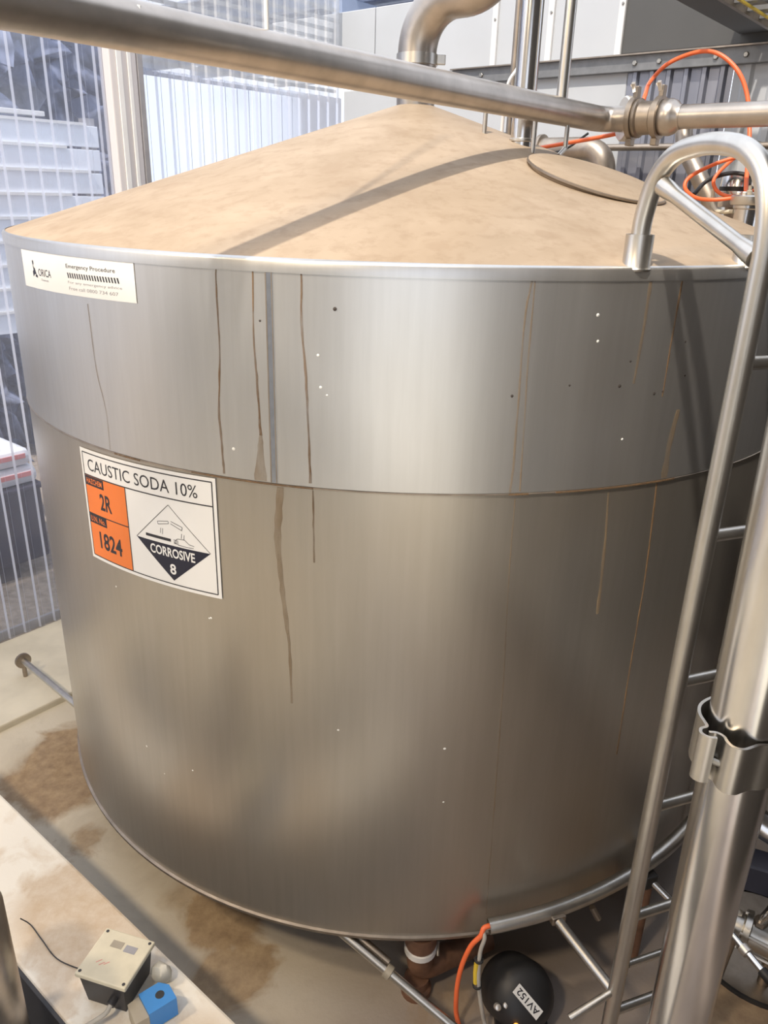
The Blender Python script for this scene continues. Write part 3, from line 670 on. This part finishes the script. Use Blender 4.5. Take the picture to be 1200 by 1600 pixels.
obj('clamp_half', strip(cl_([(-.042, .060), (-.032, .056), (-.022, .060), (-.016, .070), (-.006, .077), (.006, .074), (.015, .063), (.024, .0515), (.040, .040), (.054, .012), (.053, -.018), (.036, -.044), (.012, -.057)]), .078, .0045, 1.372), 'steel_satin', ris, True)
obj('clamp_bolt', tube([cq + crt * -.048 + cd_ * .062, cq + crt * -.018 + cd_ * .066], .005, 8), 'bolt', ris, True)

# ================================================================== OVERHEAD PIPE RUN
ov = thing('overhead_pipe', 'dust-filmed steel pipe crossing above the tank to a valve', 'pipe', (.343, -.358, 2.24))
K0 = Vector((.343, -.358, 2.282)); PR = .0345
K1 = K0 + UD * .345
obj('pipe', tube(fillet([K0 - UD * 2.6, K1, K1 + VD * .095], .075, 8), PR, 28), 'steel_dusty', ov, True)
obj('union_ring', lathe(K1 + VD * .064 - UD * .004, Vector((.90, .10, 0)), [(.024, 0), (.056, 0), (.060, .004), (.060, .016), (.054, .020), (.024, .020)], 32), 'steel_edge', ov, True)
obj('valve_body', lathe(K1 + VD * .105, VD, [(PR, 0), (.050, .002), (.052, .012), (.045, .016), (.043, .050), (.050, .055), (.050, .066), (.042, .068)], 32), 'steel_dark', ov, True)
obj('bulb', lathe(K1 + VD * .172, VD, [(.036, 0), (.044, .006), (.048, .02), (.048, .034), (.043, .048), (.033, .058), (.032, .066)], 32), 'steel_dusty', ov, True)
obj('pipe', tube([K1 + VD * .232, K1 + VD * .95], .031, 26), 'steel_dusty', ov, True)
for t_ in (.095, .170):
    c = K1 + VD * t_
    cl = obj('clamp_ring', lathe(c, VD, [(.046, -.005), (.056, -.004), (.056, .010), (.046, .011)], 28), 'steel_dark', ov, True)
    obj('clamp_ear', obox(c + ZD * .066 + VD * .003, UD, VD, ZD, .012, .007, .016, .002), 'steel_dark', cl)
    obj('wing_nut', join(obox(c + ZD * .078 - UD * .018, (UD * .7 + ZD * .7).normalized(), VD, (ZD * .7 - UD * .7).normalized(), .004, .005, .014), obox(c + ZD * .078 + UD * .004 - VD * .01, (VD * .8 + ZD * .6).normalized(), UD, (ZD * .8 - VD * .6).normalized(), .003, .005, .013)), 'steel_edge', cl)
    obj('clamp_lug', obox(c - ZD * .062, UD, VD, ZD, .014, .009, .010, .002), 'steel_dark', cl)
obj('hanger_tube', tube([K0 + UD * .085 + ZD * .03, K0 + UD * .085 + ZD * 1.0], .0155, 16), 'steel_satin', ov, True)
pd = K0 - UD * 1.24
obj('paint_drip', tube([pd + Vector((.008, -.028, .022)), pd + Vector((.01, -.0355, .004)), pd + Vector((.011, -.0345, -.012))], [.0045, .003, .0012], 8), 'white_paint', ov, True)
tag(obj('hanger_rod', tube([K0 - UD * .985 + ZD * .033, K0 - UD * .985 + ZD * 1.2], .0042, 10), 'white_paint', None, True), 'thin white hanger rod rising from the overhead pipe', 'rod')
# vent stack
vp = thing('vent_pipe', 'wide steel vent pipe with double bend on the cone apex', 'pipe', (0, 0, 2.30))
st = [Vector((0, 0, 2.29)), Vector((0, 0, 2.588)), VD * .30 + ZD * 2.588, VD * .30 + ZD * 3.4]
obj('pipe', tube(fillet(st, .135, 14), .058, 32), 'steel_dusty', vp, True)
obj('collar', lathe((0, 0, 2.285), ZD, [(.058, 0), (.068, 0), (.064, .022), (.0595, .026), (.058, .026)], 32), 'steel_dusty', vp, True)
band = obj('clamp_band', lathe((0, 0, 2.420), ZD, [(.057, 0), (.062, .001), (.062, .030), (.057, .031)], 32), 'steel_satin', vp, True)
obj('clamp_tab', obox((.072, -.01, 2.436), Vector((1, 0, 0)), Vector((0, 1, 0)), ZD, .013, .010, .013, .002), 'steel_satin', band)
# pipes rising behind
ip = thing('inlet_riser', 'upright steel inlet pipe welded to the tank roof', 'pipe', (.312, -.262, 2.19))
obj('pipe', tube([(.300, -.262, 2.185), (.294, -.262, 3.4)], .031, 24), 'steel', ip, True)
obj('weld_collar', lathe((.300, -.262, 2.205), ZD, [(.031, 0), (.0345, .002), (.0345, .008), (.031, .010)], 24), 'steel_satin', ip, True)
q = Vector((.345, .47, 0))
tag(obj('conduit_riser', tube([q + ZD * 2.14, q + ZD * 3.5], .014, 12), 'steel_dark', None, True), 'thin dark conduit rising behind the upright inlet pipe', 'conduit')
tag(obj('white_cable', tube(spline([(.318, .44, 2.157), (.312, .42, 2.30), (.318, .40, 2.42), (.345, .41, 2.47), (.36, .44, 2.50)], 8), .006, 8), 'white_paint', None, True), 'short white cable curving beside the thin dark conduit', 'cable')
# things behind the roof
mo = thing('pump_motor', 'dark teal motor partly hidden behind the cone roof', 'motor', (.34, 1.30, 1.9))
obj('housing', lathe(P(.50 + 0.75, -.55, 2.26), VD, [(0, 0), (.05, .005), (.075, .03), (.075, .16), (.06, .19), (0, .20)], 24), 'teal_dark', mo, True)
obj('stand', ubox(1.21, 1.29, -.50, -.40, 0, 2.20), 'steel_dark', mo)
mf = thing('manifold_pipe', 'tarnished thick pipe bending behind the tank roof', 'pipe', (.7, .9, 2.2))
obj('pipe', tube(fillet([P(1.32, -.32, 2.262), P(1.32, .02, 2.262), P(1.32, .02, 1.2)], .09, 8), .052, 24), 'steel_dark', mf, True)
obj('flange', lathe(P(1.32, -.30, 2.262), VD, [(.05, 0), (.066, .001), (.066, .018), (.05, .019)], 24), 'steel_dark', mf, True)
obj('support', tube([P(1.32, .02, 1.25), P(1.32, .02, 0)], .03, 14), 'steel_dark', mf, True)
tag(obj('black_cable', tube(spline([P(1.22, -.36, 2.30), P(1.2, -.25, 2.245), P(1.2, -.12, 2.255), P(1.22, -.02, 2.32)], 8), .005, 8), 'black', None, True), 'slack black cable hanging in front of the tarnished manifold pipe', 'cable')
hp = thing('wall_pipe', 'slim two-tone pipe running level along the corrugated wall', 'pipe', P(1.54, .3, 2.27))
obj('pipe', tube([P(1.54, -.28, 2.283), P(1.54, .95, 2.283)], .0145, 12), 'steel_dark', hp, True)
for v in (-.15, .55): obj('bracket', ubox(1.54, 1.603, v, v + .02, 2.262, 2.303, .002), 'galv', hp)
# orange hoses at the top
tag(obj('air_hose', tube(spline([P(1.26, -.30, 2.235), P(1.0, -.22, 2.205), P(.72, -.16, 2.185), P(.50, -.03, 2.195), K1 + VD * .03 + UD * .04 + ZD * -.036, K1 + VD * .075 + UD * .068 + ZD * -.005, K1 + VD * .10 + UD * .05 + ZD * .060, (.715, .05, 2.40), (.765, .06, 2.452), (.835, .02, 2.478), (.885, -.02, 2.468), (.935, -.06, 2.42), (.965, -.09, 2.35), (.975, -.13, 2.25), (.955, -.22, 2.13), (.946, -.262, 2.083)], 8), .0062, 10), 'hose', None, True), 'orange air hose arching over the union ring down to the roof valve', 'hose')
tag(obj('air_hose', tube(spline([(.955, -.20, 2.195), (.875, -.19, 2.169), (.803, -.203, 2.133), (.786, -.215, 2.103), (.814, -.226, 2.077), (.861, -.232, 2.071), (.92, -.245, 2.078), (.965, -.225, 2.093), (1.06, -.20, 2.125)], 8), .0055, 10), 'hose', None, True), 'orange air hose in a wide loose loop beside the roof valve', 'hose')
tag(obj('air_hose', tube(spline([(.95, -.12, 2.19), (.905, -.14, 2.15), (.888, -.15, 2.119), (.907, -.165, 2.090), (.955, -.18, 2.082), (1.08, -.16, 2.105)], 8), .0055, 10), 'hose', None, True), 'orange air hose in a tight inner loop beside the roof valve', 'hose')
# roof valve
vb = Vector((.945, -.285, 0)); vz = cone_z(vb.x, vb.y)
va = thing('roof_valve', 'bolted stainless air valve standing on the tank roof', 'valve', (vb.x, vb.y, vz))
obj('body', lathe((vb.x, vb.y, vz - .02), ZD, [(0, 0), (.031, 0), (.031, .055), (.036, .058), (.036, .066), (.030, .068), (0, .068)], 28), 'steel', va, True)
obj('bonnet', lathe((vb.x, vb.y, vz + .047), ZD, [(0, 0), (.044, 0), (.046, .004), (.046, .022), (.040, .026), (0, .026)], 28), 'steel_satin', va, True)
for k in range(4):
    a = PI / 4 + PI / 2 * k; obj('bolt', hexbolt((vb.x + .030 * math.cos(a), vb.y + .030 * math.sin(a), vz + .072), ZD, .007, .009), 'steel_edge', va)
obj('nipple', lathe((vb.x, vb.y, vz + .072), ZD, [(0, 0), (.008, 0), (.008, .012), (.005, .014), (.005, .026), (0, .026)], 12), 'beige', va)
obj('port', tube([(vb.x, vb.y, vz + .058), (vb.x + .11, vb.y - .02, vz + .062)], .012, 14), 'beige', va, True)
ac = Vector((.985, -.10, 0)); az_ = cone_z(ac.x, ac.y)
aa = thing('valve_actuator', 'round stainless actuator behind the bolted roof valve', 'actuator', (ac.x, ac.y, az_))
obj('stem', lathe((ac.x, ac.y, az_ - .02), ZD, [(0, 0), (.03, 0), (.03, .06), (0, .06)], 20), 'steel_dark', aa, True)
obj('cylinder', lathe((ac.x, ac.y, az_ + .04), ZD, [(0, 0), (.052, 0), (.054, .004), (.054, .09), (.048, .098), (0, .10)], 30), 'steel', aa, True)
obj('band', lathe((ac.x, ac.y, az_ + .085), ZD, [(.053, 0), (.0565, .001), (.0565, .012), (.053, .013)], 30), 'black', aa, True)
obj('name_plate', lathe((ac.x, ac.y, az_ + .100), ZD, [(.0542, 0), (.0552, 0), (.0552, .02), (.0542, .02)], 6, 3.4, 4.3), 'label_white', aa)
bp_ = thing('bent_pipe', 'steel pipe bending down past the corrugated sheet near the roof valve', 'pipe', (.9, .15, 2.0))
obj('pipe', tube(spline([(.872, .16, 2.325), (.872, .15, 2.27), (.878, .12, 2.22), (.905, .06, 2.15), (.94, .02, 2.08), (.958, .005, 2.03)], 8), .027, 20), 'steel_dark', bp_, True)
tag(obj('beige_lead', tube(spline([(.895, -.14, 2.10), (.893, -.16, 2.06), (.90, -.20, 2.04), (.925, -.25, 2.042)], 8), .006, 8), 'lid', None, True), 'short beige lead bending down to the foot of the roof valve', 'cable')
tag(obj('black_cable', tube(spline([(.84, -.14, 2.085), (.885, -.11, 2.125), (.935, -.16, 2.145), (1.0, -.20, 2.135), (1.1, -.2, 2.14)], 8), .006, 8), 'black', None, True), 'black cable passing across the orange hose loops', 'cable')

# ================================================================== LOWER LEFT: BUND, BOX, STANDOFF BAR
bar = thing('floor_bar', 'slim steel bar with a round flange lying from the wall kerb to the tank', 'bar', (-1.5, .1, .03))
b0, b1 = Vector((-1.66, .225, .11)), Vector((-1.16, -.20, .12))
obj('rod', tube([b0, b1], .0135, 12), 'steel_satin', bar, True)
obj('flange', lathe(b0 + (b1 - b0) * .03, b1 - b0, [(.012, 0), (.034, .001), (.034, .014), (.012, .016)], 20), 'steel_dark', bar, True)
obj('support', tube([b0 + (b1 - b0) * .04, Vector((b0.x + .02, b0.y - .017, .03))], .010, 10), 'steel_dark', bar, True)
jx = Vector((.130, -.033, 0)).normalized(); jy = Vector((.033, .130, 0)).normalized(); jc = Vector((-.624, -1.410, .30))
jb = thing('junction_box', 'black junction box with cream lid lying on the white kerb', 'box', jc)
bodyc = jc + ZD * .048
tp, bt = .058, .050
V = [bodyc + jx * sx * s + jy * sy * s + ZD * z for z, s in ((-.047, bt), (.038, tp)) for sx, sy in ((-1, -1), (1, -1), (1, 1), (-1, 1))]
obj('body', (V, [(3, 2, 1, 0), (4, 5, 6, 7), (0, 1, 5, 4), (1, 2, 6, 5), (2, 3, 7, 6), (3, 0, 4, 7)]), 'boxdark', jb)
lid = obj('lid', obox(jc + ZD * .0925, jx, jy, ZD, .066, .063, .0065, .003), 'lid', jb)
for sx in (-1, 1):
    for sy in (-1, 1): obj('screw', lathe(jc + ZD * .0985 + jx * sx * .057 + jy * sy * .054, ZD, [(0, .001), (.004, .001), (.004, 0)], 8), 'boxdark', lid)
obj('window', obox(jc + ZD * .099 + jx * -.014 + jy * .029, jx, jy, ZD, .015, .009, .0006), 'beige', lid)
obj('window', obox(jc + ZD * .099 + jx * .023 + jy * .026, jx, jy, ZD, .015, .009, .0006), 'label_grey', lid)
obj('scribble', join(*[obox(jc + ZD * .0992 + jx * (-.03 + .01 * i) + jy * (-.02 - .004 * (i % 2)), (jx + jy).normalized(), (jy - jx).normalized(), ZD, .007, .0006, .0004) for i in range(3)]), 'red', lid)
obj('cable_gland', tube([jc + jx * .028 - jy * .050 + ZD * .045, jc + jx * .028 - jy * .072 + ZD * .042], .010, 12), 'boxdark', jb, True)
tag(obj('grey_cable', tube(spline([jc + jx * .028 - jy * .070 + ZD * .042, jc + jx * .02 - jy * .09 + ZD * .03, jc - jx * .03 - jy * .13 + ZD * .008, jc - jx * .08 - jy * .17 + ZD * .006], 8), .0055, 10), 'grey_cable', None, True), 'grey cable leaving the black junction box over the kerb', 'cable')
bx = Vector((.70, .71, 0)).normalized(); by = Vector((-.71, .70, 0)).normalized(); bc = Vector((-.520, -1.478, .30))
sk = thing('blue_sensor', 'blue plastic sensor block with a beige clip beside the junction box', 'sensor', bc)
oct_ = [(-.042, -.030), (.042, -.030), (.042, .012), (.028, .030), (-.042, .030)]
sx_ = Vector((.76, .65, 0)); sy_ = Vector((-.65, .76, 0))
obj('block', prism([bc + sx_ * a + sy_ * b + ZD * .003 for a, b in [(-.020, -.030), (.045, -.030), (.045, .010), (.028, .030), (-.020, .030)]], ZD, .055), 'blue', sk)
obj('hole', lathe(bc + sx_ * .018 + ZD * .0578, ZD, [(0, .0008), (.010, .0008), (.0105, 0)], 16), 'black', sk)
obj('clip', prism([bc + sx_ * a + sy_ * b + ZD * .001 for a, b in [(-.052, -.028), (-.0205, -.030), (-.0205, .030), (-.048, .026)]], ZD, .050), 'beige', sk)
bm = bmesh.new(); bmesh.ops.create_icosphere(bm, subdivisions=2, radius=1)
for v in bm.verts: v.co = Vector((v.co.x * .027, v.co.y * .021, v.co.z * .030)) * random.uniform(.82, 1.12)
bm.verts.index_update()
V = [Vector((-.528, -1.392, .331)) + v.co for v in bm.verts]; Fc = [tuple(v.index for v in f.verts) for f in bm.faces]; bm.free()
tag(obj('foam_lump', (V, Fc), 'white_rag', None, True), 'off-white foam lump wedged between junction box and blue sensor', 'lump')
tag(obj('thin_wire', tube(spline([(-.93, -1.26, .325), (-.905, -1.262, .306), (-.86, -1.30, .304), (-.80, -1.35, .304), (-.73, -1.375, .304), (-.70, -1.38, .305), (-.695, -1.392, .302)], 6), .0016, 6), 'boxdark', None, True), 'thin dark wire lying across the stained white kerb', 'wire')
tag(obj('steel_post', lathe((-.862, -1.543, .02), ZD, [(0, 0), (.075, 0), (.075, .66), (.068, .675), (0, .68)], 32), 'steel_dusty', None, True), 'dusty steel post standing beside the white kerb', 'post')
tag(obj('brass_cap', lathe((-.735, -1.53, .02), ZD, [(0, 0), (.022, 0), (.022, .24), (.018, .25), (0, .25)], 20), 'lid', None, True), 'cream capped stub in the dark gap beside the white kerb', 'cap')

# ================================================================== LOWER RIGHT
mt = thing('black_motor', 'black domed motor with a white tape label under the tank edge', 'motor', (.40, -1.29, 0))
mc = Vector((.375, -1.235, .10)); md = Vector((.25, -.75, .62)).normalized()
obj('housing', lathe(mc - md * .11, md, [(0, 0), (.080, 0), (.088, .02), (.088, .10), (.080, .128), (.058, .148), (.025, .156), (0, .157)], 36), 'black', mt, True)
lx = md.cross(ZD).normalized(); ly = lx.cross(md).normalized()
tx = (lx * .55 + ly * .84).normalized(); ty = tx.cross(md)
tc = mc + md * .047 + lx * .008
obj('tape', obox(tc, tx, ty, md, .046, .014, .0008), 'label_white', mt)
V, Fc = text2d('AV152', .015); xs = [v[0] for v in V]; ys = [v[1] for v in V]; x0, x1, y0, y1 = min(xs), max(xs), min(ys), max(ys)
obj('tape_lettering', ([tc + md * .0012 + tx * (((x - x0) / (x1 - x0) - .5) * .078) - ty * (((y - y0) / (y1 - y0) - .5) * .017) for x, y in V], Fc), 'label_black', mt)
obj('lens', lathe(mc + md * .035 + lx * .048 - ly * .052, md, [(0, .012), (.007, .008), (.009, 0)], 12), 'amber', mt, True)
for a in (.062, .085): obj('terminal', lathe(mc + md * .02 + lx * a + ly * .0, md, [(0, .016), (.008, .012), (.009, 0)], 12), 'steel_edge', mt, True)
obj('foot', obox((.375, -1.235, .012), Vector((1, 0, 0)), Vector((0, 1, 0)), ZD, .07, .05, .012, .003), 'black', mt)
# valve and fittings to the right of the riser
el = thing('elbow_pipe', 'bright steel elbow with a red-rimmed gasket at the pump inlet', 'pipe', (1.06, -.95, .3))
obj('elbow', tube(fillet([(1.02, -.82, .62), (1.0, -.90, .44), (1.22, -1.02, .40)], .13, 10), .040, 22), 'steel', el, True)
obj('gasket', lathe((1.055, -.905, .575), Vector((.3, -.55, .75)), [(.05, 0), (.062, .001), (.062, .008), (.05, .009)], 26), 'red', el, True)
obj('blank', lathe((1.055, -.905, .583), Vector((.3, -.55, .75)), [(.058, 0), (.058, .010), (.05, .014), (0, .014)], 26), 'steel_dark', el, True)
tag(obj('switch_box', obox((1.055, -1.00, .325), Vector((.93, -.36, 0)), Vector((.36, .93, 0)), ZD, .055, .04, .045, .006), 'navy_black'), 'navy black switch box below the bright elbow', 'box')
pv = thing('pump_valve', 'stainless pump valve with tie rods lying on the floor by the riser', 'valve', (1.05, -1.05, 0))
p0 = Vector((.955, -1.015, .17)); pdv = Vector((.86, -.50, -.08)).normalized()
obj('body', lathe(p0, pdv, [(0, 0), (.026, 0), (.028, .03), (.042, .034), (.044, .062), (.056, .066), (.058, .082), (.046, .086), (.046, .22), (.058, .224), (.058, .25), (0, .252)], 28), 'steel_satin', pv, True)
pu = pdv.cross(ZD).normalized(); pw = pu.cross(pdv).normalized()
for k in range(5):
    a = 2 * PI * k / 5 + .5; o_ = pu * math.cos(a) * .052 + pw * math.sin(a) * .052
    obj('tie_rod', tube([p0 + pdv * .06 + o_, p0 + pdv * .25 + o_], .0045, 8), 'steel_edge', pv)
obj('union_bolt', lathe(p0 + pdv * .045 - pu * .0 + pw * .044, pw, [(0, .012), (.008, .01), (.009, 0)], 10), 'steel_edge', pv)
obj('stem', tube([p0 + pdv * .10 + pw * .04, p0 + pdv * .115 + pw * .13], .013, 14), 'steel', pv, True)
obj('stem_nut', lathe(p0 + pdv * .10 + pw * .046, pw, [(0, 0), (.019, 0), (.019, .014), (0, .014)], 6), 'steel_dark', pv)
obj('support_foot', tube([p0 + pdv * .15, Vector((p0.x + .13, p0.y - .075, 0))], .016, 12), 'steel_dark', pv, True)
hb_ = thing('handle_bar', 'steel handle tube with a collar in front of the pump valve', 'handle', (.97, -1.13, .1))
g0, g1 = Vector((.945, -1.065, .20)), Vector((1.005, -1.20, .185))
obj('tube', tube([g0, g1], .0095, 12), 'steel', hb_, True)
obj('collar', lathe(g0 + (g1 - g0) * .48, g1 - g0, [(.009, 0), (.0155, .001), (.0155, .022), (.009, .023)], 14), 'steel_edge', hb_, True)
obj('grip', tube([g0 + (g1 - g0) * .96, g0 + (g1 - g0) * 1.4], .014, 12), 'black', hb_, True)
obj('stay', tube([g0 + (g1 - g0) * .3, Vector((.965, -1.08, 0))], .008, 10), 'steel_dark', hb_, True)
dp = thing('drain_cover', 'round grey drain cover with a dark rim in the floor', 'cover', (1.13, -.98, 0))
obj('plate', lathe((1.13, -.97, .0), ZD, [(0, 0), (.20, 0), (.20, .008), (0, .010)], 48), 'steel_dark', dp, True)
obj('rim', lathe((1.13, -.97, .0), ZD, [(.20, 0), (.208, 0), (.208, .012), (.20, .012)], 48), 'black', dp, True)
ft = thing('pipe_fitting', 'small black hose fitting with a steel tail behind the ladder', 'fitting', (.72, -1.02, .2))
obj('block', obox((.735, -1.015, .30), TAN, RAD, ZD, .02, .018, .022, .004), 'black', ft)
obj('tail', tube([(.745, -1.02, .295), (.80, -1.06, .26)], .011, 12), 'steel', ft, True)
obj('elbow', tube(fillet([(.725, -1.01, .31), (.715, -1.005, .35), (.74, -.99, .38)], .02), .009, 10), 'steel_dark', ft, True)
obj('stand', tube([(.735, -1.015, .29), (.735, -1.015, 0)], .016, 12), 'rust_pipe', ft, True)
